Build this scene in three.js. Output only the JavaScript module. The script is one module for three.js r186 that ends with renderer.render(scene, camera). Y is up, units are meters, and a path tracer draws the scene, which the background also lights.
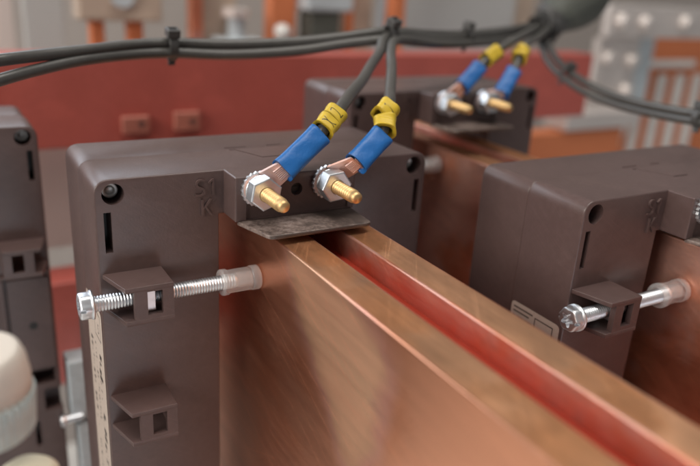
import * as THREE from 'three';
import { RoundedBoxGeometry } from 'three/addons/geometries/RoundedBoxGeometry.js';
import { mergeGeometries, mergeVertices, toCreasedNormals } from 'three/addons/utils/BufferGeometryUtils.js';
import { TextGeometry } from 'three/addons/geometries/TextGeometry.js';
import { FontLoader } from 'three/addons/loaders/FontLoader.js';
import { RectAreaLightUniformsLib } from 'three/addons/lights/RectAreaLightUniformsLib.js';
import { Brush, Evaluator, SUBTRACTION } from 'three-bvh-csg';

// ---------------------------------------------------------------- camera, light, exposure
// lengths below are in "u": one u is 1.314 mm (a copper bar is 10 mm = 7.61 u thick)
const K = 0.001314;
const scene = new THREE.Scene();
const camera = new THREE.PerspectiveCamera(36.85, 1024 / 682, 0.01, 10);
camera.position.set(-24.12, 39.65, 132.87).multiplyScalar(K);
camera.quaternion.setFromRotationMatrix(new THREE.Matrix4().makeBasis(
  new THREE.Vector3(0.86178396, 0.06039452, 0.50366746), new THREE.Vector3(0.1271091, 0.93550332, -0.32966166), new THREE.Vector3(-0.49109234, 0.34811785, 0.79852506)));
camera.focus = 141 * K;
camera.userData.fStop = camera.getFocalLength() / 4.2;          // an aperture 4.2 mm wide
const renderer = new THREE.WebGLRenderer();
renderer.setSize(1024, 682);
renderer.toneMapping = THREE.LinearToneMapping;
renderer.toneMappingExposure = 0.84;
renderer.shadowMap.enabled = true;
scene.background = new THREE.Color().setRGB(0.22, 0.22, 0.22);     // the dim hall around the cabinet
RectAreaLightUniformsLib.init();

// ---------------------------------------------------------------- helpers
let seed = 7;
const rnd = () => { seed = (seed * 1664525 + 1013904223) >>> 0; return seed / 4294967296; };
const V = (x, y, z) => new THREE.Vector3(x, y, z);
const names = {};
const numbered = (n) => { const k = names[n] = (names[n] ?? -1) + 1; return k ? n + '_' + String(k).padStart(3, '0') : n; };
const TILE = 64;                                                // u covered by one texture tile
function boxUV(g) {                                            // uv by the face's main direction, in tiles
  const p = g.attributes.position, n = g.attributes.normal, uv = new Float32Array(p.count * 2);
  for (let i = 0; i < p.count; i += 3) {
    let a = 0, b = 0, c = 0;
    for (let k = 0; k < 3; k++) { a += n.getX(i + k); b += n.getY(i + k); c += n.getZ(i + k); }
    a = Math.abs(a); b = Math.abs(b); c = Math.abs(c);
    for (let k = 0; k < 3; k++) {
      const x = p.getX(i + k), y = p.getY(i + k), z = p.getZ(i + k);
      const [s, t] = a > b && a > c ? [z, y] : b > c ? [z, x + 23] : [x + 11, y];
      uv[(i + k) * 2] = s / TILE; uv[(i + k) * 2 + 1] = t / TILE;
    }
  }
  g.setAttribute('uv', new THREE.BufferAttribute(uv, 2));
  return g;
}
function clean(g, keep) {
  g = g.index ? g.toNonIndexed() : g.clone();
  if (!g.attributes.normal) g.computeVertexNormals();
  for (const k of Object.keys(g.attributes)) if (!['position', 'normal', 'uv'].includes(k)) g.deleteAttribute(k);
  g.clearGroups();
  return keep ? g : boxUV(g);
}
function part(name, geos, mat, parent, keepUV) {
  const list = [geos].flat().map((g) => clean(g, keepUV));
  const g = list.length > 1 ? mergeGeometries(list) : list[0];
  g.scale(K, K, K);
  const m = new THREE.Mesh(g, mat);
  m.name = parent ? name : numbered(name);
  m.castShadow = m.receiveShadow = true;
  (parent ?? scene).add(m);
  return m;
}
function tag(o, label, category, group) { o.userData = { label, category }; if (group) o.userData.group = group; return o; }
function thing(name, label, category, [x, y, z] = [0, 0, 0], group) {
  const o = new THREE.Group(); o.name = numbered(name); scene.add(o); o.position.set(x * K, y * K, z * K);
  return tag(o, label, category, group);
}
function struct(name, geos, mat) { const m = part(name, geos, mat); m.userData.kind = 'structure'; return m; }
const box = (x0, x1, y0, y1, z0, z1, r = 0) => {
  const g = r ? new RoundedBoxGeometry(x1 - x0, y1 - y0, z1 - z0, 3, r) : new THREE.BoxGeometry(x1 - x0, y1 - y0, z1 - z0);
  return g.translate((x0 + x1) / 2, (y0 + y1) / 2, (z0 + z1) / 2);
};
function cyl(a, b, r0, r1 = r0, seg = 28) {                     // a cylinder from point a to point b
  const d = V(...b).sub(V(...a)), g = new THREE.CylinderGeometry(r1, r0, d.length(), seg, 1);
  g.applyQuaternion(new THREE.Quaternion().setFromUnitVectors(V(0, 1, 0), d.clone().normalize()));
  return g.translate((a[0] + b[0]) / 2, (a[1] + b[1]) / 2, (a[2] + b[2]) / 2);
}
function lathe(pts, a, dir, seg = 32) {                         // a profile [radius, along] turned about the axis dir through a
  const g = new THREE.LatheGeometry(pts.map(([r, h]) => new THREE.Vector2(Math.max(r, 1e-4), h)), seg);
  g.applyQuaternion(new THREE.Quaternion().setFromUnitVectors(V(0, 1, 0), V(...dir).normalize()));
  return g.translate(...a);
}
const poly = (pts) => new THREE.Shape(pts.map(([x, y]) => new THREE.Vector2(x, y)));
function roundPoly(pts, r) {                                    // a polygon with rounded corners
  const s = new THREE.Shape(), n = pts.length;
  pts.forEach((p, i) => {
    const a = new THREE.Vector2(...pts[(i + n - 1) % n]), q = new THREE.Vector2(...p), b = new THREE.Vector2(...pts[(i + 1) % n]);
    const rr = typeof r === 'number' ? r : r[i];
    const s0 = q.clone().add(a.sub(q).setLength(rr)), s1 = q.clone().add(b.sub(q).setLength(rr));
    if (i) s.lineTo(s0.x, s0.y); else s.moveTo(s0.x, s0.y);
    s.quadraticCurveTo(q.x, q.y, s1.x, s1.y);
  });
  s.closePath();
  return s;
}
const ext = (shape, depth, bevel = 0, z = 0) => toCreasedNormals(new THREE.ExtrudeGeometry(shape, { depth: depth - 2 * bevel, bevelEnabled: bevel > 0, bevelSize: bevel, bevelOffset: -bevel, bevelThickness: bevel, bevelSegments: 3, curveSegments: 10 }), 0.6).translate(0, 0, z + bevel);
const flat = (shape, y0, h, bevel = 0) => ext(shape, h, bevel).rotateX(Math.PI / 2).translate(0, y0 + h, 0);   // shape given as (x, z), slab from y0 to y0 + h
function cut(geo, tools) {
  const ev = new Evaluator(); ev.attributes = ['position', 'normal', 'uv']; ev.useGroups = false;
  let a = new Brush(clean(geo)); a.updateMatrixWorld();
  for (const t of tools) { const b = new Brush(clean(t)); b.updateMatrixWorld(); a = ev.evaluate(a, b, SUBTRACTION); }
  return a.geometry;
}
const curve = (pts) => new THREE.CatmullRomCurve3(pts.map((p) => V(...p)), false, 'centripetal');
const tube = (pts, r, seg = 60, rs = 14) => { const c = pts.isCurve ? pts : curve(pts); return new THREE.TubeGeometry(c, seg, r, rs); };
function ring(c, dir, side, r0, r1, w, oval = 1, seg = 30) {     // a flat band about the axis dir, stretched along side
  const g = new THREE.LatheGeometry([[r0, -w / 2], [r1 - .1, -w / 2], [r1, -w / 2 + .12], [r1, w / 2 - .12], [r1 - .1, w / 2], [r0, w / 2], [r0, -w / 2]].map(([x, y]) => new THREE.Vector2(x, y)), seg);
  const a = V(...dir).normalize(), s = V(...side).addScaledVector(a, -V(...side).dot(a)).normalize();
  g.scale(1, 1, oval);
  g.applyMatrix4(new THREE.Matrix4().makeBasis(a.clone().cross(s), a, s));
  return toCreasedNormals(g.translate(...c), 0.5);
}

// ---------------------------------------------------------------- textures
function noiseGrid(n) { const a = new Float32Array(n * n); for (let i = 0; i < a.length; i++) a[i] = rnd(); return a; }
function fbm(N, fx, fy, oct, gain = 0.5) {                       // tileable value noise, N x N, values about 0..1
  const out = new Float32Array(N * N); let amp = 1, tot = 0;
  for (let o = 0; o < oct; o++) {
    const nx = Math.min(fx << o, N), ny = Math.min(fy << o, N), g = new Float32Array(nx * ny); for (let i = 0; i < g.length; i++) g[i] = rnd();
    for (let y = 0; y < N; y++) {
      const v = y / N * ny, y0 = Math.floor(v), ty = v - y0, sy = ty * ty * (3 - 2 * ty), ya = (y0 % ny) * nx, yb = ((y0 + 1) % ny) * nx;
      for (let x = 0; x < N; x++) {
        const u = x / N * nx, x0 = Math.floor(u), tx = u - x0, sx = tx * tx * (3 - 2 * tx), xa = x0 % nx, xb = (x0 + 1) % nx;
        out[y * N + x] += amp * ((g[ya + xa] * (1 - sx) + g[ya + xb] * sx) * (1 - sy) + (g[yb + xa] * (1 - sx) + g[yb + xb] * sx) * sy);
      }
    }
    tot += amp; amp *= gain;
  }
  for (let i = 0; i < out.length; i++) out[i] /= tot;
  return out;
}
function tex(N, f, srgb) {
  const d = new Uint8Array(N * N * 4);
  for (let i = 0; i < N * N; i++) { const c = f(i); for (let k = 0; k < 3; k++) d[i * 4 + k] = Math.max(0, Math.min(255, 255 * (c.length ? c[k] : c))); d[i * 4 + 3] = 255; }
  const t = new THREE.DataTexture(d, N, N); t.wrapS = t.wrapT = THREE.RepeatWrapping; t.magFilter = THREE.LinearFilter; t.minFilter = THREE.LinearMipmapLinearFilter; t.generateMipmaps = true;
  if (srgb) t.colorSpace = THREE.SRGBColorSpace;
  t.needsUpdate = true;
  return t;
}
const N = 512;
const clouds = fbm(N, 4, 4, 6), fine = fbm(N, 64, 64, 3), streak = fbm(N, 2, 128, 3, .7), streak2 = fbm(N, 6, 64, 3, .6), blot = fbm(N, 5, 9, 5, .6), grain = fbm(N, 256, 256, 2);
const scratch = new Float32Array(N * N);
for (let k = 0; k < 260; k++) {                                  // fine scratches, mostly slanting across the bars' faces
  let x = rnd() * N, y = rnd() * N; const a = (rnd() < .88 ? -.62 : rnd() * 3) + (rnd() - .5) * .12, L = 30 + rnd() * 200, s = (.1 + .5 * rnd() ** 3);
  for (let i = 0; i < L; i++) { x += Math.cos(a); y += Math.sin(a); scratch[((Math.floor(y) % N + N) % N) * N + ((Math.floor(x) % N + N) % N)] = s * Math.min(1, i / 10, (L - i) / 10); }
}
const specks = new Float32Array(N * N);
for (let k = 0; k < 420; k++) { const i = Math.floor(rnd() * N * N), s = rnd() ** 2; specks[i] = s; if (rnd() < .3) specks[(i + 1) % (N * N)] = s * .7; }
const sm = (a, b, x) => { const t = Math.max(0, Math.min(1, (x - a) / (b - a))); return t * t * (3 - 2 * t); };
const T = {
  copper: tex(N, (i) => { const st = sm(.5, .78, blot[i]), h = sm(.38, .64, clouds[i]), v = .94 + .03 * (streak2[i] - .5) - .08 * st + .14 * scratch[i] * (1 - st); return [v * (1 - .02 * h), v * (.9 + .12 * h), v * (.83 + .24 * h)]; }, true),
  edge: tex(N, (i) => { const st = sm(.5, .72, clouds[i]), v = .99 + .08 * (streak2[i] - .5) - .16 * st * sm(.4, .7, blot[i]); return [v, v * (.98 - .06 * st), v * (.95 - .12 * st)]; }, true),
  copperRough: tex(N, (i) => .6 + .12 * (streak[i] - .5) + .3 * (blot[i] - .5) + .2 * (clouds[i] - .5) + .3 * scratch[i]),
  copperBump: tex(N, (i) => .5 + .3 * (streak[i] - .5) + .15 * (grain[i] - .5) - .35 * scratch[i]),
  plastic: tex(N, (i) => { const v = .92 + .08 * (clouds[i] - .5) + .08 * (fine[i] - .5) + .05 * sm(.55, .75, blot[i]) + .7 * specks[i] + .2 * scratch[i] * (clouds[i] > .55); return [v, v * (1 + .012 * (blot[i] - .5)), v]; }, true),
  plasticRough: tex(N, (i) => .62 + .14 * (clouds[i] - .5) + .14 * (fine[i] - .5) + .3 * specks[i]),
  plasticBump: tex(N, (i) => .5 + .55 * (grain[i] - .5) + .4 * (fine[i] - .5)),
  wearOrReflection: tex(N, (i) => { const st = sm(.45, .62, blot[i]), v = .62 + .3 * st * fine[i] * 2 + .5 * (grain[i] - .5) * st + .3 * specks[i]; return [v, v * .97, v * .95]; }, true),
};
function canvasTex(w, h, draw) {
  const c = document.createElement('canvas'); c.width = w; c.height = h; draw(c.getContext('2d'), w, h);
  const t = new THREE.CanvasTexture(c); t.colorSpace = THREE.SRGBColorSpace; return t;
}
// ---------------------------------------------------------------- materials
const std = (r, g, b, o = {}) => { const m = new THREE.MeshPhysicalMaterial({ roughness: .5, ...o }); m.color.setRGB(r, g, b); return m; };
const plas = (r, g, b, o = {}) => std(r, g, b, { map: T.plastic, roughnessMap: T.plasticRough, roughness: .85, bumpMap: T.plasticBump, bumpScale: .00003, ...o });
const cop = (r, g, b, o = {}) => std(r, g, b, { metalness: 1, map: T.copper, roughnessMap: T.copperRough, roughness: .76, bumpMap: T.copperBump, bumpScale: .000006, ...o });
const M = {
  housing: plas(.108, .068, .063, { roughness: .6 }),
  housingBack: plas(.102, .064, .059, { roughness: .6 }),
  lip: std(.22, .175, .16, { map: T.wearOrReflection, roughnessMap: T.plasticRough, roughness: .62, bumpMap: T.plasticBump, bumpScale: .0001 }),
  copper: cop(.97, .5, .36),
  copperEdge: cop(.96, .55, .34, { map: T.edge, roughness: .66, bumpScale: .00003 }),
  copperLug: cop(.95, .68, .58, { roughness: 1.1 }),
  dark: std(.02, .018, .017, { roughness: .5 }),
  darkSteel: std(.25, .24, .23, { metalness: 1, roughness: .4 }),
  zinc: std(.74, .76, .79, { metalness: 1, roughness: .66, roughnessMap: T.copperRough }),
  brass: std(.66, .45, .22, { metalness: 1, roughness: .8, roughnessMap: T.copperRough }),
  clear: std(.95, .95, .95, { roughness: .16, transmission: .8, thickness: 0, ior: 1.45 }),
  cable: plas(.085, .08, .074, { roughness: .6 }),
  tie: std(.055, .052, .05, { roughness: .5 }),
  blue: std(.008, .105, .34, { roughness: .45, bumpMap: T.plasticBump, bumpScale: .00008 }),
  yellow: std(.5, .36, .025, { roughness: .5, bumpMap: T.plasticBump, bumpScale: .0001 }),
  red: plas(.42, .09, .07, { roughness: .6 }),
  deepRed: std(.34, .03, .011, { roughness: .95 }),
  roseGrey: std(.55, .47, .44, { roughness: .8 }),
  tabShade: std(.12, .05, .04),
  tabPink: plas(.38, .12, .085),
  greyWall: std(.36, .355, .35, { roughness: .8 }),
  dullWall: std(.31, .275, .255, { roughness: .8 }),
  floor: plas(.68, .66, .63),
  steel: plas(.5, .55, .58, { roughness: .5 }),
  tin: std(.66, .6, .57, { metalness: .6, roughness: .8, roughnessMap: T.plasticRough }),
  cream: plas(.5, .39, .31, { roughness: .6 }),
  paleGrey: plas(.5, .56, .55, { roughness: .7 }),
  paleYellow: std(.55, .5, .38, { roughness: .7 }),
  paleBeige: std(.58, .52, .46, { roughness: .7 }),
  white: plas(.72, .7, .67, { roughness: .6 }),
  fabric: plas(.075, .078, .066, { roughness: 1, bumpScale: .0004 }),
  orange: std(.62, .2, .085, { metalness: .4, roughness: .6 }),
};
const font = await new FontLoader().loadAsync('fonts/droid/droid_sans_regular.typeface.json');
const text = (s, size, depth) => new TextGeometry(s, { font, size, depth, curveSegments: 4, bevelEnabled: false });

// ---------------------------------------------------------------- the hall: ceiling lamp, added light panels, back wall, floor
function lightPanel(label, [x, y, z], target, w, h, L, rgb) {
  const o = thing('unseen_light_panel', label, 'lamp', [x, y, z]);
  o.lookAt(V(...target).multiplyScalar(K));                      // a group's +z looks at the target
  const glow = std(.8, .8, .8); glow.emissive.setRGB(...rgb); glow.emissiveIntensity = L;
  part('panel_housing', box(-w / 2 - 10, w / 2 + 10, -h / 2 - 10, h / 2 + 10, -40, -6, 4), M.white, o);
  part('diffuser', box(-w / 2, w / 2, -h / 2, h / 2, -5.5, -2), glow, o);
  const l = new THREE.RectAreaLight(new THREE.Color().setRGB(...rgb), L, w * K, h * K);
  l.name = 'panel_light'; l.rotation.y = Math.PI; o.add(l);
  return o;
}
lightPanel('long ceiling lamp above the cabinet', [80, 1150, 150], [50, 0, 0], 1100, 420, 5, [1, .96, .9]);
lightPanel('bluish panel standing in for an unseen window high on the back wall', [-160, 215, -480], [-100, 60, 0], 640, 280, 2.6, [.84, .95, 1.08]);  // in place of an unseen window, puts bluish rims on the rounded edges
lightPanel('wide light panel added out of view to the left of the cabinet', [-900, 380, 150], [30, -20, 20], 700, 500, 5, [1.02, .96, .88]);  // added fill without a known source, brightens the left faces of the bars
lightPanel('cool light panel added out of view low in front of the cabinet', [130, -350, 640], [0, -60, 0], 560, 260, 1.2, [.86, .96, 1.1]);  // added fill, no real lamp stands here, gives lower front faces a cool sheen
struct('back_wall', box(-500, 1300, -420, 420, -520, -500), M.dullWall);
struct('floor', box(-900, 1300, -440, -420, -520, 700), M.floor);

// ---------------------------------------------------------------- current transformers
const HOLES = [[3.6, -3], [74.4, -3]], SCREW_Y = -23.2, SCREW_Z = 4.76;
function shellShape(inset, r) {
  const a = inset, s = roundPoly([[a, -150], [78 - a, -150], [78 - a, -a], [a, -a]], [1, 1, r, r]);
  s.holes.push(poly([[25 - a, -143], [25 - a, -9.5], [57 + a, -9.5], [57 + a, -143]]));
  return s;
}
function bracketGeos(y, x0 = 0, flip = false) {                   // a lug for a clamping screw: slanted top and bottom plate, front wall with a window
  const X = (x) => flip ? 78 - x : x, order = (p) => flip ? p.map(([x, z]) => [X(x), z]).reverse() : p;
  const plate = order([[.6, -.3], [12.4, -.3], [12.4, 8.6], [3, 8.6]]);
  const wall = poly(order([[4.7, y - 7.4], [12.4, y - 7.4], [12.4, y - .5], [4.7, y - .5]]));
  wall.holes.push(poly(order([[7.2, y - 6.3], [10.2, y - 6.3], [10.2, y - 1.3], [7.2, y - 1.3]]).reverse()));
  const sx = [X(11.4), X(12.35)].sort((a, b) => a - b);
  return [flat(poly(plate), y - 1, 1, .12), flat(poly(plate), y - 8.1, 1, .12), ext(wall, 1.3, 0, 7.25), box(sx[0], sx[1], y - 7.3, y - .6, -.3, 7.4)];
}
const stickerTex = canvasTex(256, 1024, (g, w, h) => {
  g.fillStyle = '#b5a79c'; g.fillRect(0, 0, w, h); g.fillStyle = '#2a2422';
  for (let k = 0; k < 2; k++) g.fillRect(14, 16 + k * 16, 104 - k * 18, 5);
  const glyphs = (x, y, L, h, along) => { for (let p = 0; p < L; p += h * (.55 + .3 * rnd())) { const n = 1 + (rnd() * 3 | 0); for (let q = 0; q < n; q++) { const a = rnd() * h * .6, b = rnd() * h * .7, w = rnd() < .5 ? h * .16 : h * .4, t = rnd() < .5 ? h * .18 : h * .7; if (along) g.fillRect(x + b * .8, y + p + a * .4, t, w); else g.fillRect(x + p + a * .4, y + b * .8, w, t); } if (rnd() < .15) p += h * .6; } };
  for (let k = 0; k < 3; k++) glyphs(14, 50 + k * 18, 98 - k * 16, 9);
  g.lineWidth = 4; g.strokeStyle = '#2a2422'; g.strokeRect(132, 22, 92, 92); g.font = '48px sans-serif'; g.fillText('5', 176, 96);
  glyphs(40, 150, 360, 34, true); glyphs(110, 150, 300, 20, true); glyphs(160, 170, 420, 44, true); glyphs(70, 560, 400, 22, true); glyphs(150, 640, 260, 30, true); glyphs(200, 560, 420, 14, true);
  for (let k = 0; k < 900; k++) { g.fillStyle = `rgba(${70 + rnd() * 80 | 0},60,50,.25)`; g.fillRect(rnd() * w, rnd() * h, 2, 2 + rnd() * 4); }
});
const stickerMat = std(1, 1, 1, { map: stickerTex, roughness: .55 });
function threadProfile(r, x0, x1, pitch) { const p = [[0, x0], [r - .25, x0]]; for (let x = x0 + .2; x < x1 - pitch; x += pitch) p.push([r - .22, x], [r, x + pitch * .4], [r, x + pitch * .6], [r - .22, x + pitch * .98]); p.push([r - .25, x1], [0, x1]); return p; }
function hexNut(c, af, h, rot, hole) {                            // hex prism about z with chamfered corners
  const R = af / Math.sqrt(3), pts = []; for (let k = 0; k < 6; k++) pts.push([R * Math.cos(rot + k * Math.PI / 3), R * Math.sin(rot + k * Math.PI / 3)]);
  const s = poly(pts); const p = new THREE.Path(); p.absarc(0, 0, hole, 0, Math.PI * 2, true); s.holes.push(p);
  return new THREE.ExtrudeGeometry(s, { depth: h - .6, bevelEnabled: true, bevelSize: .3, bevelOffset: -.3, bevelThickness: .3, bevelSegments: 2, curveSegments: 16 }).translate(c[0], c[1], c[2] + .3);
}
const TERM = [[30.8, -2.6, .35], [46.9, -2.6, .1]];
function makeTransformer(label, at, group) {
  const t = thing('current_transformer', label, 'current transformer', at, group);
  const shell = ext(shellShape(0, 3.2), 16, .35, -16);
  const holes = HOLES.map(([x, y]) => cyl([x, y, -6], [x, y, 2], 2.15, 2.15, 36));
  const slots = [[1.6, 3.05], [74.95, 76.4]].map(([a, b]) => box(a, b, -15, -6.6, -5, 2));
  const groove = (pts, w = .5) => pts.slice(1).map((q, i) => { const p = pts[i], L = Math.hypot(q[0] - p[0], q[1] - p[1]); return new THREE.BoxGeometry(L + w * .5, 1.6, w).rotateY(-Math.atan2(q[1] - p[1], q[0] - p[0])).translate((p[0] + q[0]) / 2, 0, (p[1] + q[1]) / 2); });
  const front = cut(shell, [...holes, ...slots, box(69.8, 76.6, -78.3, -73.6, -6, 2), box(73, 79, -88, -80.5, -5, 2), box(69.5, 71, -100, -91, -5, 2), ...groove([[37.9, -7.3], [43, -7.3]]), ...groove([[33.2, -15.3], [34.5, -15.3], [37.9, -7.3]])]);
  const body = part('housing', [front, text('S1', 3.5, .5).translate(19.6, -5.1, -.02), text('K', 3.5, .5).translate(20.6, -9.4, -.02)].map((g, i) => g), M.housing, t);
  part('rear_shell', cut(ext(shellShape(.3, 3.2), 15.6, .35, -31.8), [...groove([[33.2, -18.3], [38.4, -18.3]]), ...groove([[43.8, -18.3], [47.2, -18.3]])]), M.housingBack, t);
  part('seam_strip', ext(shellShape(.7, 3), .8, 0, -16.6), M.dark, t);
  for (const [a, b] of [[1.6, 3.05], [74.95, 76.4]]) part('slot_floor', box(a + .02, b - .02, -14.95, -6.65, -4.98, -4.7), M.dark, t);
  for (const [x, y] of HOLES) part('hole_floor', cyl([x, y, -6.2], [x, y, -5.95], 2.1), M.dark, t);
  for (const [x, y] of HOLES) { const s = part('assembly_screw', [lathe([[0, 0], [.7, 0], [.75, .25], [1.55, .5], [1.55, .1], [1.7, -1.2], [1.7, -3]].reverse(), [x, y, -3.2], [0, 0, 1])], M.darkSteel, t); s.userData.label = 'dark screw sunk in its corner hole'; }
  // terminal block with a framed, sunk face
  const tb = part('terminal_block', cut(box(26, 54, -9.5, .03, -.7, 6.5, .35), [box(28.4, 52.4, -9.2, -1.1, 6, 8), cyl([40, -3.8, 3], [40, -3.8, 8], 1.35)]), M.housing, t);
  part('block_screw', [cyl([40, -3.8, 3.2], [40, -3.8, 4.6], 1.25), box(39.2, 40.8, -4, -3.6, 4.5, 4.8)], M.dark, tb);
  part('insulating_lip', flat(roundPoly([[26.6, 5.9], [53.6, 5.9], [52.9, 16.4], [29.5, 16.4]], [.3, .3, 1.5, 1.5]), -10.3, .9, .25), M.lip, t);
  for (const [x, y, rot] of TERM) {
    const s = part('terminal_stud', lathe([[0, 0], ...threadProfile(1.45, 0, 12.6, .8).slice(1, -2), [1.3, 12.6], [1.2, 13.2], [.8, 13.7], [0, 13.8]], [x, y, 6], [0, 0, 1], 24), M.brass, t);
    const wz = 6.55, n = 22, sh = new THREE.Shape();
    for (let k = 0; k <= n * 2; k++) { const a = k * Math.PI / n, r = k % 2 ? 3.45 : 3.75; k ? sh.lineTo(r * Math.cos(a), r * Math.sin(a)) : sh.moveTo(r, 0); }
    part('washer', ext(sh, .7, 0).translate(x, y, wz), M.zinc, s);
    part('nut', [hexNut([x, y, 8.1], 6.1, 3.2, rot, 1.35), lathe([[1.4, 0], [3.15, 0], [3.2, .3], [2.9, .55], [1.4, .6]], [x, y, 7.75], [0, 0, 1])], M.zinc, s);
  }
  // brackets on both legs, the clamping screw in the upper left one
  part('screw_bracket', bracketGeos(-19.4), M.housing, t);
  part('screw_bracket', bracketGeos(-47.5), M.housing, t);
  part('screw_bracket', bracketGeos(-31.5, 0, true), M.housing, t);
  part('square_nut', cut(box(6.9, 9.2, SCREW_Y - 2.4, SCREW_Y + 2.3, SCREW_Z - 2.3, SCREW_Z + 2.4, .2), [cyl([6, SCREW_Y, SCREW_Z], [10, SCREW_Y, SCREW_Z], 1.6)]), M.zinc, t);
  const sc = part('clamping_screw', lathe(threadProfile(1.6, -2.4, 27, .6), [0, SCREW_Y, SCREW_Z], [1, 0, 0], 26), M.zinc, t);
  const star = new THREE.Shape(), lobes = 6; for (let k = 0; k <= 72; k++) { const a = k / 72 * Math.PI * 2, r = 2.55 + .12 * Math.cos(lobes * a); k ? star.lineTo(r * Math.cos(a), r * Math.sin(a)) : star.moveTo(r, 0); }
  const inner = new THREE.Shape(); for (let k = 0; k <= 60; k++) { const a = k / 60 * Math.PI * 2, r = 1.35 + .38 * Math.cos(5 * a); k ? inner.lineTo(r * Math.cos(a), r * Math.sin(a)) : inner.moveTo(1.73, 0); }
  const head = cut(ext(star, 2.4, .45), [ext(inner, 2, 0, 1.3), box(-3, -2, -.35, .35, 1.4, 3), box(2, 3, -.35, .35, 1.4, 3)]).rotateY(-Math.PI / 2).translate(-2.6, SCREW_Y, SCREW_Z);
  part('screw_head', [head, lathe([[1.5, 0], [2.9, 0], [2.9, .4], [2.4, .6]].reverse(), [-2.4, SCREW_Y, SCREW_Z], [-1, 0, 0])], M.zinc, sc);
  part('screw_cap', [lathe([[1.75, 0], [2.75, 0], [2.85, .25], [2.85, 1.2], [2.5, 1.5]], [23.5, SCREW_Y, SCREW_Z], [1, 0, 0], 24), toCreasedNormals(lathe([[2.5, 1.5], [2.5, 6.6]], [23.5, SCREW_Y, SCREW_Z], [1, 0, 0], 6), .3), lathe([[2.5, 6.6], [2.72, 6.8], [2.72, 8.2], [2.5, 8.5], [0, 8.5]], [23.5, SCREW_Y, SCREW_Z], [1, 0, 0], 24), lathe([[1.7, 0], [1.7, 6.8], [0, 6.9]], [23.5, SCREW_Y, SCREW_Z], [1, 0, 0], 16)], M.clear, sc);
  const pl = part('cover_panel', [box(66, 77.3, -72.5, -43, -.2, 1.1, .3), box(64.2, 65.4, -72.5, -42.4, -.2, 1.6, .3), box(64.2, 77.5, -42.4, -41.6, -.2, 1.6, .3)], M.housing, t);
  part('panel_hole', cyl([72, -58, .9], [72, -58, 1.15], 1.2), M.dark, pl);
  // sticker on the left flank
  const sg = new THREE.ShapeGeometry(roundPoly([[-15.7, -96], [-.8, -96], [-.8, -28.6], [-15.7, -28.6]], 1.2), 6), p = sg.attributes.position, uv = sg.attributes.uv;
  for (let i = 0; i < p.count; i++) uv.setXY(i, (p.getX(i) + 15.7) / 14.9, (p.getY(i) + 96) / 67.4);
  const st = part('sticker', sg.rotateY(-Math.PI / 2).translate(-.06, 0, 0), stickerMat, t, true);
  st.scale.set(1, 1, 1);
  return t;
}
const GROUP = 'brown current transformers on the busbars';
const ct = makeTransformer('brown current transformer in sharp focus in the middle, two wired brass studs above its lip', [0, 0, 0], GROUP);
function copyTransformer(label, [x, y, z], turn = 0) {
  const c = ct.clone(); c.name = numbered('current_transformer'); scene.add(c); c.position.set(x * K, y * K, z * K); c.rotation.y = turn;
  c.userData = { label, category: 'current transformer', group: GROUP }; return c;
}
copyTransformer('brown current transformer at the right edge, its bare side and torx screw head facing us', [87, -.8, 42.2]);
copyTransformer('brown current transformer cut off by the left edge, only its right leg in view', [-79, -3.5, -67.2]);
copyTransformer('blurred brown current transformer far behind the middle one, before the red beam', [85.5, 5.4, -49.9]);

// ---------------------------------------------------------------- copper bars
const REFLECTION = [[18.5, -10], [25, -24], [38, -34], [45, -46], [53.6, -34], [57, -16], [46, -12], [30, -10]];  // outline of a pale reflection painted into the nearest bar, as (z, y)
const inReflection = (z, y) => { let c = false; for (let i = 0, j = REFLECTION.length - 1; i < REFLECTION.length; j = i++) { const [zi, yi] = REFLECTION[i], [zj, yj] = REFLECTION[j]; if ((yi > y) !== (yj > y) && z < (zj - zi) * (y - yi) / (yj - yi) + zi) c = !c; } return c; };
const WN = 512, reflectionMask = new Float32Array(WN * WN);
for (let j = 0; j < WN; j++) for (let i = 0; i < WN; i++) { const z = -74 + 224 * i / WN, y = -142 + 131 * j / WN, q = ((j * 3) % N) * N + (i * 3) % N, dz = 5 * (clouds[q] - .5) + 2 * (blot[j * N + i] - .5); let m = 0; for (let k = 0; k < 49; k++) m += inReflection(z + dz + (k % 7 - 3) * 1.1, y + (Math.floor(k / 7) - 3) * 1.1 + dz) ? 1 / 49 : 0; reflectionMask[j * WN + i] = m; }
const wearReflectionMap = tex(WN, (i) => { const m = reflectionMask[i], h = sm(.4, .62, clouds[i]), st = sm(.52, .75, blot[i]), v = .95 - .06 * st + .1 * (streak2[i] - .5) * .4 + .1 * scratch[i]; return [v, v * (.88 + .08 * h + .18 * m), v * (.8 + .14 * h + .5 * m)]; }, true);
const wearReflectionRough = tex(WN, (i) => .33 + .17 * reflectionMask[i] + .08 * (clouds[i] - .5) + .08 * (streak[i] - .5) + .1 * scratch[i]);
const wearOrReflection = cop(.93, .48, .31, { map: wearReflectionMap, roughnessMap: wearReflectionRough, bumpMap: null, roughness: 1 });  // nearest bar: stains and scratches, with the lavender reflection painted into colour and roughness
const BARS = [[0, 0, -74, 150, ['long copper busbar nearest us, through the middle transformer, broad side facing left', 'long copper busbar right of the nearest one, beyond the red gap']],
  [87, -1, -92, 150, ['copper busbar of the right hand pair, its broad side seen right of the torx screw', 'rear copper busbar of the right hand pair, mostly hidden behind its twin']],
  ];
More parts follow.
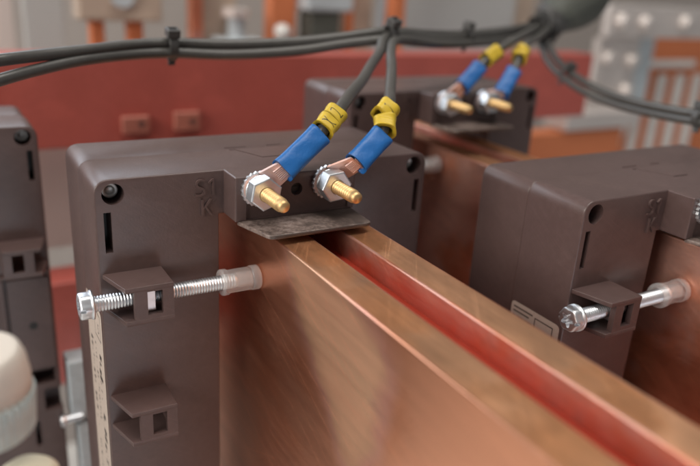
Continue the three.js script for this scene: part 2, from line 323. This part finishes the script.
for (const [dx, dy, z0, z1, labels] of BARS) labels.forEach((label, k) => {
  const x = 32.06 + dx + k * 15.22;
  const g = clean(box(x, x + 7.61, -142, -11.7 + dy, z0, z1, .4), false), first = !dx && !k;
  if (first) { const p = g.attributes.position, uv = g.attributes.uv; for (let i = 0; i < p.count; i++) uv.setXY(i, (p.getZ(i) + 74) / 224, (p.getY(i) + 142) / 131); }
  const b = part('copper_busbar', g, first ? wearOrReflection : M.copper, null, true);
  part('sawn_edge', box(x + .5, x + 7.11, -12.4 + dy, -11.69 + dy, z0 + .6, z1 - .6), M.copperEdge, b);
  tag(b, label, 'busbar', 'copper busbars through the transformers');
});

tag(part('insulating_strip', box(39.6, 47.35, -60, -17, -30, 149), M.deepRed), 'red insulating strip deep in the gap between the two middle busbars', 'insulator');
tag(part('insulating_strip', box(126.6, 134.35, -60, -22, -80, 149), M.deepRed), 'red insulating strip in the gap between the two right hand busbars', 'insulator');

// ---------------------------------------------------------------- cables
function orientedSleeve(a, b, rx, ry, facing, wob = .12, flare = 0, bend = 0) {   // a flattened tube from a to b whose flat side faces `facing`; uv.x runs round from the back
  const A = V(...a), B = V(...b), d = B.clone().sub(A), L = d.length(), ax = d.clone().normalize();
  const f = V(...facing).addScaledVector(ax, -V(...facing).dot(ax)).normalize(), s = f.clone().cross(ax).normalize();
  const rows = 16, cols = 36, pos = [], uv = [], idx = [];
  const prof = []; for (let i = 0; i <= rows; i++) { const h = i / rows; prof.push([h, 1 + flare * Math.pow(Math.abs(2 * h - 1), 3)]); }
  const ringAt = (h, k, out) => { for (let j = 0; j <= cols; j++) { const th = j / cols * Math.PI * 2 - Math.PI, q = Math.pow(Math.abs(Math.cos(th)), .6) * Math.sign(Math.cos(th)), w = Math.pow(Math.abs(Math.sin(th)), .6) * Math.sign(Math.sin(th));
    const p = A.clone().addScaledVector(d, h).addScaledVector(f, q * ry * k + bend * Math.sin(h * Math.PI)).addScaledVector(s, w * rx * k); pos.push(p.x, p.y, p.z); uv.push(j / cols, h); } };
  prof.forEach(([h, k]) => ringAt(h, k)); ringAt(.998, .75); ringAt(.7, .7); ringAt(.3, .7); ringAt(.002, .75); ringAt(0, prof[0][1]);
  const R = pos.length / 3 / (cols + 1), ph = a[0] * 3.1 + b[1] * 1.7;
  for (let i = 0; i < pos.length; i += 3) { const h = V(pos[i], pos[i + 1], pos[i + 2]).sub(A).dot(ax) / L, w = wob * (Math.sin(h * 9 + ph + pos[i] * .9) + .7 * Math.sin(pos[i + 1] * 2.1 + ph * 2)); pos[i] += f.x * w + ax.x * w * .7; pos[i + 1] += f.y * w + ax.y * w * .7 + s.y * w * .4; pos[i + 2] += f.z * w + ax.z * w * .7; }
  for (let i = 0; i < R - 1; i++) for (let j = 0; j < cols; j++) { const q = i * (cols + 1) + j; idx.push(q, q + 1, q + cols + 1, q + 1, q + cols + 2, q + cols + 1); }
  const g = new THREE.BufferGeometry(); g.setAttribute('position', new THREE.Float32BufferAttribute(pos, 3)); g.setAttribute('uv', new THREE.Float32BufferAttribute(uv, 2)); g.setIndex(idx); g.computeVertexNormals();
  return g;
}
const toEye = V(-24.12, 39.65, 132.87);
const markMat = (ch) => std(1, 1, 1, { roughness: .5, map: canvasTex(512, 256, (g, w, h) => { g.fillStyle = '#bfa22a'; g.fillRect(0, 0, w, h); for (let k = 0; k < 300; k++) { g.fillStyle = `rgba(${120 + rnd() * 80 | 0},90,20,.12)`; g.fillRect(rnd() * w, rnd() * h, 3, 3); } if (ch) { g.fillStyle = '#201c10'; g.font = '60px sans-serif'; g.textAlign = 'center'; g.save(); g.translate(w / 2, h / 2); g.rotate(-Math.PI / 2); g.scale(3.8, -1.9); g.fillText(ch, 0, 21); g.restore(); } }) });
const marks = { X: markMat('X'), 2: markMat('2'), 1: markMat('1'), '': markMat('') };
function leadWire(label, group, stud, sleeveA, sleeveB, markA, markB, path, glyphs, splay = 0) {
  const w = thing('signal_cable', label, 'cable', [0, 0, 0], group), S = V(...stud), a = V(...sleeveA), b = V(...sleeveB);
  const lerp = (p, q, t) => p.clone().lerp(q, t).toArray();
  part('wire', [tube([lerp(a, b, .55), lerp(a, b, .9), ...path], 1.37, 90, 16)], M.cable, w);
  // ring lug: a flat ring on the stud, a tongue and the crimped barrel that runs into the sleeve
  const rs = new THREE.Shape(); rs.absarc(0, 0, 3.1, 0, Math.PI * 2); const hp = new THREE.Path(); hp.absarc(0, 0, 1.5, 0, Math.PI * 2, true); rs.holes.push(hp);
  const up = a.clone().sub(S).setZ(0).normalize(), side = up.clone().cross(V(0, 0, 1));
  const tpts = [S.clone().addScaledVector(up, 2.2), a.clone().lerp(b, .05)], wide = [2.7, 2.0];
  const tg = new THREE.BufferGeometry(), P = [];
  const corner = (k, sx, sz) => tpts[k].clone().addScaledVector(side, sx * wide[k]).add(V(0, 0, sz * .4));
  const quad = (p, q, r, s) => [p, q, r, p, r, s].forEach((v) => P.push(v.x, v.y, v.z));
  quad(corner(0, -1, 1), corner(0, 1, 1), corner(1, 1, 1), corner(1, -1, 1)); quad(corner(0, 1, -1), corner(0, -1, -1), corner(1, -1, -1), corner(1, 1, -1));
  quad(corner(0, 1, 1), corner(0, 1, -1), corner(1, 1, -1), corner(1, 1, 1)); quad(corner(0, -1, -1), corner(0, -1, 1), corner(1, -1, 1), corner(1, -1, -1));
  tg.setAttribute('position', new THREE.Float32BufferAttribute(P, 3)); tg.setAttribute('uv', new THREE.Float32BufferAttribute(new Float32Array(P.length / 3 * 2), 2)); tg.computeVertexNormals();
  const strands = []; for (let k = 0; k < 7; k++) { const o = side.clone().multiplyScalar((k - 3) * .42); strands.push(cyl(lerp(S, a, .72).map((v, i) => v + o.getComponent(i) + (i === 2 ? .5 : 0)), lerp(a, b, .15).map((v, i) => v + o.getComponent(i) * .8 + (i === 2 ? .5 : 0)), .24, .24, 7)); }
  part('ring_lug', [ext(rs, .7, .1).translate(S.x, S.y, S.z), tg, ...strands], M.copperLug, w);
  part('blue_sleeve', orientedSleeve(sleeveA, sleeveB, 2.55, 1.75, toEye.clone().sub(a).toArray(), .06, .06, .2), M.blue, w);
  const mA = V(...markA), mB = V(...markB), n = glyphs.length;
  glyphs.forEach((ch, k) => {
    const p = mA.clone().lerp(mB, k / n), q = mA.clone().lerp(mB, (k + .94) / n), sh = V(...toEye.clone().sub(mA).cross(mB.clone().sub(mA)).normalize().multiplyScalar(splay * (k - .3)).toArray());
    p.add(sh); q.add(sh.multiplyScalar(-.3));
    part('wire_marker', orientedSleeve(p.toArray(), q.toArray(), 2.35, 2.1, toEye.clone().sub(mA).toArray(), splay ? .2 : .07, .08), marks[ch], w, true);
  });
  return w;
}
const G1 = 'grey cables with blue sleeves and yellow markers';
leadWire('grey cable with blue sleeve on the left brass stud, yellow marker reading X2', G1, [30.8, -2.6, 7.25], [35.3, 1.3, 8.7], [44.6, 7.7, 6.5], [45.4, 8.4, 6.1], [50.2, 11.5, 3.4], [[50.6, 11.6, 3.2], [58, 13.3, -5], [67.7, 15.1, -15.4], [77, 17.6, -26], [83.6, 19.8, -32.7], [89.0, 22.6, -39.4], [96.6, 23.7, -43.2], [111, 22.2, -47.6], [137.7, 21.4, -61], [174, 22.6, -76.2], [200, 25.5, -87.5]], ['X', '2']);
leadWire('grey cable with blue sleeve on the right brass stud, yellow markers splayed apart', G1, [46.9, -2.6, 7.25], [50.8, 2.2, 11.6], [58.4, 7.3, 9.2], [58.9, 8.0, 8.6], [63.0, 12.5, 4.0], [[63.6, 12.4, 3.3], [68.5, 13.8, -4], [73.8, 15.6, -11.8], [80.5, 17.6, -22], [86.2, 20, -31.2], [91.9, 22.2, -38.3], [99, 22.2, -41.6], [110.8, 20.8, -45.6], [137.6, 19.6, -58.8], [174.8, 20.4, -73.6], [200, 23.6, -84.6]], ['', '1'], 1.5);
leadWire('blurred grey cable, its blue sleeve on the left stud of the far transformer', G1, [116.3, 2.8, -42.65], [122.4, 7.6, -43], [130.6, 13.6, -45.2], [133.6, 15.6, -46], [139.6, 18.2, -47.6], [[136.5, 17.2, -46.6], [145.8, 20.4, -49.8], [170.6, 22.4, -67.3], [200.1, 25.7, -87.4]], ['', '']);
leadWire('blurred grey cable, its blue sleeve on the right stud of the far transformer', G1, [132.4, 2.8, -42.65], [136.2, 5.6, -39.6], [143, 12.6, -42.2], [146.8, 16, -44.8], [151.2, 18.4, -48], [[147.7, 16.3, -45.6], [154.8, 19.6, -51.4], [176.2, 21, -67], [200.8, 24.4, -84.6]], ['', ''], .5);
function plainCable(label, pts) { return tag(part('signal_cable', tube(pts, 1.37, 120, 14), M.cable), label, 'cable', 'plain grey cables of the bundles'); }
plainCable('upper one of two grey cables coming in from the left edge', [[-16.3, 17, -35.3], [-10.4, 17.6, -36.9], [-1.6, 18, -41.7], [8.1, 18.5, -46], [22.7, 19.3, -52.4], [32.2, 19.55, -54.1], [47.6, 19.5, -52.1], [66.4, 20.9, -47.4], [77.7, 22.4, -44.8], [91.1, 24.3, -43], [110.9, 23.4, -48.6], [137.8, 22.4, -61.6], [175, 23.6, -76.8], [200.2, 25.9, -87.6]]);
plainCable('lower one of two grey cables coming in from the left edge', [[-17, 12, -33.5], [-11, 13.6, -35.5], [-2, 15.1, -40.7], [7.8, 16.4, -45.3], [22.4, 17, -51.7], [32, 17.1, -53.2], [47.3, 16.9, -51], [66.2, 18.6, -46.3], [80, 21, -42.8], [90.4, 22.3, -40.6], [110.7, 20.6, -48.9], [137.6, 19.7, -61.8], [174.7, 20.6, -76.3], [199.9, 23, -86.8]]);
plainCable('upper grey cable sagging from the sleeve to the right edge', [[206.7, 30.4, -86.8], [197.4, 21.7, -83.7], [192.3, 14.8, -73.9], [188, 9.2, -59], [182.2, 5.8, -38.6], [176.4, 5.3, -16.9], [172.2, 6.6, 7.5], [170.4, 8.2, 20.8]]);
plainCable('lower grey cable sagging from the sleeve to the right edge', [[206.9, 31, -89.5], [195.5, 20.8, -84.5], [190.4, 13.1, -75.5], [185.9, 7.1, -60.6], [180.6, 3.1, -38.4], [176.1, 2.9, -16], [171.9, 4.4, 8.3], [170.1, 6.1, 21.5]]);
// cable ties: a band, a block-shaped head with the tail's slot, the cut tail
function cableTie(label, c, dir, side, r, oval, headUp = 1) {
  const t = thing('cable_tie', label, 'cable tie', c, 'dark cable ties round the cables');
  part('band', ring([0, 0, 0], dir, side, r, r + .45, 2.3, oval), M.tie, t);
  const a = V(...dir).normalize(), s = V(...side).addScaledVector(a, -V(...side).dot(a)).normalize(), f = a.clone().cross(s), m = new THREE.Matrix4().makeBasis(a, s, f), h = (r * oval + .2) * headUp;
  const head = cut(box(-1.7, 1.7, Math.min(h, h + 2.3 * headUp), Math.max(h, h + 2.3 * headUp), -1.6, 1.6, .35), [box(-1, 1, h - 3, h + 3.5, -.7, .7)]);
  part('tie_head', head.applyMatrix4(m), M.tie, t);
  part('tail', box(-.9, .9, -(r * oval + 2), -(r * oval) + .2, -.4, .4, .15).applyMatrix4(m), M.tie, t);
}
cableTie('cable tie with square head round the two left cables', [32.1, 18.35, -53.6], [1, .02, -.02], [.1, 1, .25], 1.75, 1.55);
cableTie('cable tie at the fork where two sleeved wires turn up into the bundle', [92.2, 23, -41.6], [1, .1, -.25], [.2, 1, .4], 2.5, 1.3);
cableTie('upright cable tie on the bundle left of the yellow markers', [136.5, 21.2, -60.6], [1, 0, -.45], [.1, 1, .1], 2.6, 1.1);
cableTie('cable tie where the bundle meets the thick grey sleeve', [190, 24.2, -82], [1, .1, -.4], [-.3, 1, .3], 3.6, 1);
cableTie('cable tie on the two sagging cables below the thick sleeve', [187, 8.2, -60], [-.4, -.4, 1], [.3, 1, .2], 2, 1.25);
cableTie('cable tie on the sagging cables at the right edge', [172.1, 5.5, 7.5], [-.15, .1, 1], [.1, 1, .2], 1.7, 1.4);
// the thick sleeve that takes all cables
{ const s = thing('cable_sleeve', 'thick grey green braided sleeve gathering the cables, top right of centre', 'cable sleeve');
  const g = new THREE.TubeGeometry(curve([[199, 23, -85], [204, 26.5, -87], [214, 33, -89.5], [234, 46, -98.8], [256, 62, -113]]), 60, 1, 26), p = g.attributes.position, c = curve([[199, 23, -85], [204, 26.5, -87], [214, 33, -89.5], [234, 46, -98.8], [256, 62, -113]]);
  for (let i = 0; i <= 60; i++) { const q = c.getPointAt(i / 60), k = 5.5 + 8.5 * sm(0, .35, i / 60) + .25 * Math.sin(i * 2.2); for (let j = 0; j <= 26; j++) { const n = i * 27 + j; p.setXYZ(n, q.x + (p.getX(n) - q.x) * k, q.y + (p.getY(n) - q.y) * k, q.z + (p.getZ(n) - q.z) * k); } }
  g.computeVertexNormals(); part('braid', g, M.fabric, s);
  part('sleeve_collar', ring([200.5, 24.2, -85.6], [.8, .5, -.2], [0, 1, 0], 5, 6.2, 5, 1), M.tie, s);
  for (const [c, d, q] of [[[196, 23.6, -83.5], [.9, .3, -.4], 4.6], [[193.5, 24.6, -82.6], [.7, -.4, -.5], 3.9], [[203, 27.5, -86.5], [.5, .8, .2], 7.2]]) part('tape_wrap', ring(c, d, [0, 1, .2], q - .8, q, 3, 1.12, 18), M.tie, s);
  for (const e of [[184, 27, -80], [188, 29.5, -81], [199, 17.5, -80], [186, 23, -78]]) part('cut_tail', tube([[196, 24, -83], [(196 + e[0]) / 2, (24 + e[1]) / 2 + 1.2, (e[2] - 83) / 2], e], .75, 12, 8), M.tie, s); }

// ---------------------------------------------------------------- behind: beams, rails, far bars
const beam = thing('red_beam', 'broad red painted beam running behind the transformers', 'beam');
part('beam_body', box(-140, 306, -31, 4.5, -168, -150, 1), M.red, beam);
for (const [x, w, h] of [[45, 11, 7], [66, 11, 8]]) { const p = part('tab', box(x - w / 2, x + w / 2, -26, -26 + h, -150, -147, .8), M.tabPink, beam); part('tab_hole', cyl([x + 2, -22, -147.2], [x + 2, -22, -146.8], 1.4), M.tabShade, p); }
const low = part('red_beam', box(-140, 306, -135, -87, -168, -150, 1), M.red); tag(low, 'lower red beam, a strip of it seen between the two left transformers', 'beam');
const sb = thing('steel_bracket', 'blue grey steel bracket low between the two left transformers, bolt in its side', 'bracket', [0, 0, -70]);
part('plate', [box(1, 15, -97, -76, -4, 4, .6), box(2.5, 15, -150, -98.6, -4, 4, .6), box(6, 13, -101, -96, -3, 3)], M.steel, sb);
part('bolt', [cyl([-2, -95, 5], [4, -95, 5], 1.2), lathe([[0, 0], [2, 0], [2, 1.4], [0, 1.5]].reverse(), [-1, -95, 5], [-1, 0, 0], 6)], M.zinc, sb);
{ const o = thing('plastic_connector', 'blurred beige and grey ribbed plastic connector at the left edge', 'connector', [-23, -18.6, 35]);
  part('cap', lathe([[0, -.3], [6.35, -.3], [6.3, 2], [5.9, 4.8], [5.3, 6.3], [4.6, 6.7], [0, 6.8]], [0, 0, 0], [.0, 1, .1], 40), M.paleBeige, o);
  const ribs = []; for (let k = 0; k < 36; k++) { const a = k / 36 * Math.PI * 2; ribs.push(cyl([6.1 * Math.cos(a), -7, 6.1 * Math.sin(a) - .7], [6.5 * Math.cos(a), -.5, 6.5 * Math.sin(a) - .05], .3, .3, 8)); }
  part('ribbed_ring', [lathe([[0, -7.4], [5.6, -7.4], [6.1, -6.9], [6.5, -3], [6.5, -.3], [0, -.3]], [0, 0, 0], [0, 1, .1], 40), ...ribs], M.paleGrey, o);
  const q = thing('plastic_connector', 'blurred pale yellow rounded connector in the bottom left corner', 'connector', [-19, -34, 39]);
  part('cap', lathe([[0, -12], [4.6, -12], [4.8, -1], [4.4, 2], [3, 3.4], [0, 3.8]], [0, 0, 0], [0, 1, .1], 36), M.paleYellow, q); }
// far bars and fittings along the top of the picture
const farBar = (label, x0, x1, y0, y1, z0, z1, mat, name = 'copper_bar', cat = 'busbar', group) => tag(part(name, box(x0, x1, y0, y1, z0, z1, .8), mat), label, cat, group);
farBar('orange copper upright below the tan block, left of its twin', 51, 58, -60, 9, -264, -256, M.orange);
farBar('orange copper upright below the tan block, right of its twin', 70, 78, -60, 9, -264, -256, M.orange);
{ const o = thing('terminal_cap', 'tan plastic block on two orange copper uprights at the top left', 'insulator', [0, 0, -258]); part('block', box(44, 87, 9, 34, -8, 8, 2), M.cream, o); part('plug', cyl([66, 22, 8], [66, 22, 11], 6), M.steel, o); }
farBar('dull copper strip between the cream panel and the tan block', 104, 111, -60, 40, -264, -256, M.copper);
farBar('cream plastic panel left of the grey bolt', 112, 134, -40, 34, -275, -266, M.cream, 'backing_board', 'board');
{ const o = thing('bolt', 'grey bolt standing on its base behind the cables', 'bolt', [131, 0, -258]); part('shaft', [cyl([0, 1, 0], [0, 15, 0], 5, 5)], M.steel, o); part('base', [box(-13, 13, -12, 1, -9, 9, 2)], M.steel, o); part('nut', hexNut([0, 0, 0], 14, 5, 0, 3).rotateX(-Math.PI / 2).translate(0, 12, 0), M.tin, o); }
{ const o = tag(part('end_cap', lathe([[0, 0], [4.6, 0], [5, 2], [4, 5], [0, 6.5]], [160, 4, -258], [-.3, .2, 1]), M.white), 'small round white cap right of the grey bolt', 'cap'); }
farBar('wide reddish copper upright left of the dark box', 155, 171, -60, 48, -274, -262, M.orange);
{ const o = thing('relay_box', 'small dark box with grey top behind the cables', 'box', [0, 0, -258]); part('body', box(176, 196, -12, 17, -10, 6, 1), M.fabric, o); part('cover', box(172, 204, 17, 30, -12, 8, 2), M.steel, o); }
farBar('pale pinkish copper plate right of the dark box', 204, 236, -40, 60, -290, -280, M.cream, 'backing_board', 'board');
farBar('narrow orange copper upright left of the grey panel', 237, 246, -40, 60, -266, -256, M.orange);
farBar('large light grey panel behind the yellow markers', 252, 372, -60, 90, -300, -290, M.greyWall, 'backing_board', 'board');
farBar('pale pink panel right of the grey panel', 360, 405, -60, 90, -312, -304, M.cream, 'backing_board', 'board');
farBar('dull rose coloured plate at the far left behind the upper cable', -40, 22, -60, 70, -330, -320, M.roseGrey, 'far_plate', 'plate');
farBar('pale grey upright left of the tan block', 24, 44, -60, 70, -300, -290, M.greyWall, 'far_post', 'post');
farBar('warm beige upright between the two reddish coppers', 176, 204, 31, 80, -296, -286, M.cream, 'far_post', 'post');
farBar('thin orange strip on the pale plate right of the dark box', 214, 219, -40, 60, -279, -275, M.orange, 'copper_strip', 'strip');
farBar('rose grey plate below the red beam between the two left transformers', -60, 60, -84, -34, -190, -182, M.roseGrey, 'far_plate', 'plate');
// the bolted assembly at the top right
{ const o = thing('bolted_frame', 'pale bolted crossbar and upright plate at the top right', 'frame', [0, 0, -230]);
  part('crossbar', box(398, 620, 7, 30, 2, 8, 1.5), M.tin, o);
  part('plate', box(400, 446, -78, 6.5, -4, 2, 1), M.tin, o);
  part('rear_plate', box(446.5, 470, -60, 6.5, -9, -3, 1), M.steel, o);
  for (const [x, y, z] of [[411.5, 18.9, 8], [437, 18, 8], [484, 19, 8], [411, -7.5, 2], [437.5, -9.8, 2], [437.4, -32.6, 2], [411.8, -58.6, 2], [438, -62.4, 2]]) {
    const b = part('bolt', lathe([[0, 0], [6, 0], [6, 1.5], [4.8, 1.8], [4.8, 5], [3.8, 6], [0, 6.4]].reverse().reverse(), [x, y, z], [0, 0, 1], 18), M.tin, o); }
  const c = thing('slatted_busbar', 'orange copper panel with pale vertical slats at the right edge', 'panel', [0, 0, -236]);
  part('sheet', box(455, 640, -110, 7, -14, -9.5, 1), M.orange, c);
  for (const [x0, x1, y0, y1] of [[468, 476, -16, 6], [468, 540, -18, -12], [474, 482, -100, -24], [496, 506, -100, -24], [520, 530, -100, -24], [544, 554, -100, -24]]) part('slat', box(x0, x1, y0, y1, -9.4, -5, 1), M.white, c); }
farBar('whitish wedge shaped plate end left of the lower frame bolts', 338, 410, -51, -40, -212, -190, M.tin, 'steel_plate', 'plate');
farBar('orange lit copper crossbar under the bolted frame', 290, 398, -104, -52, -208, -192, M.orange, 'copper_bar', 'busbar');

renderer.render(scene, camera);
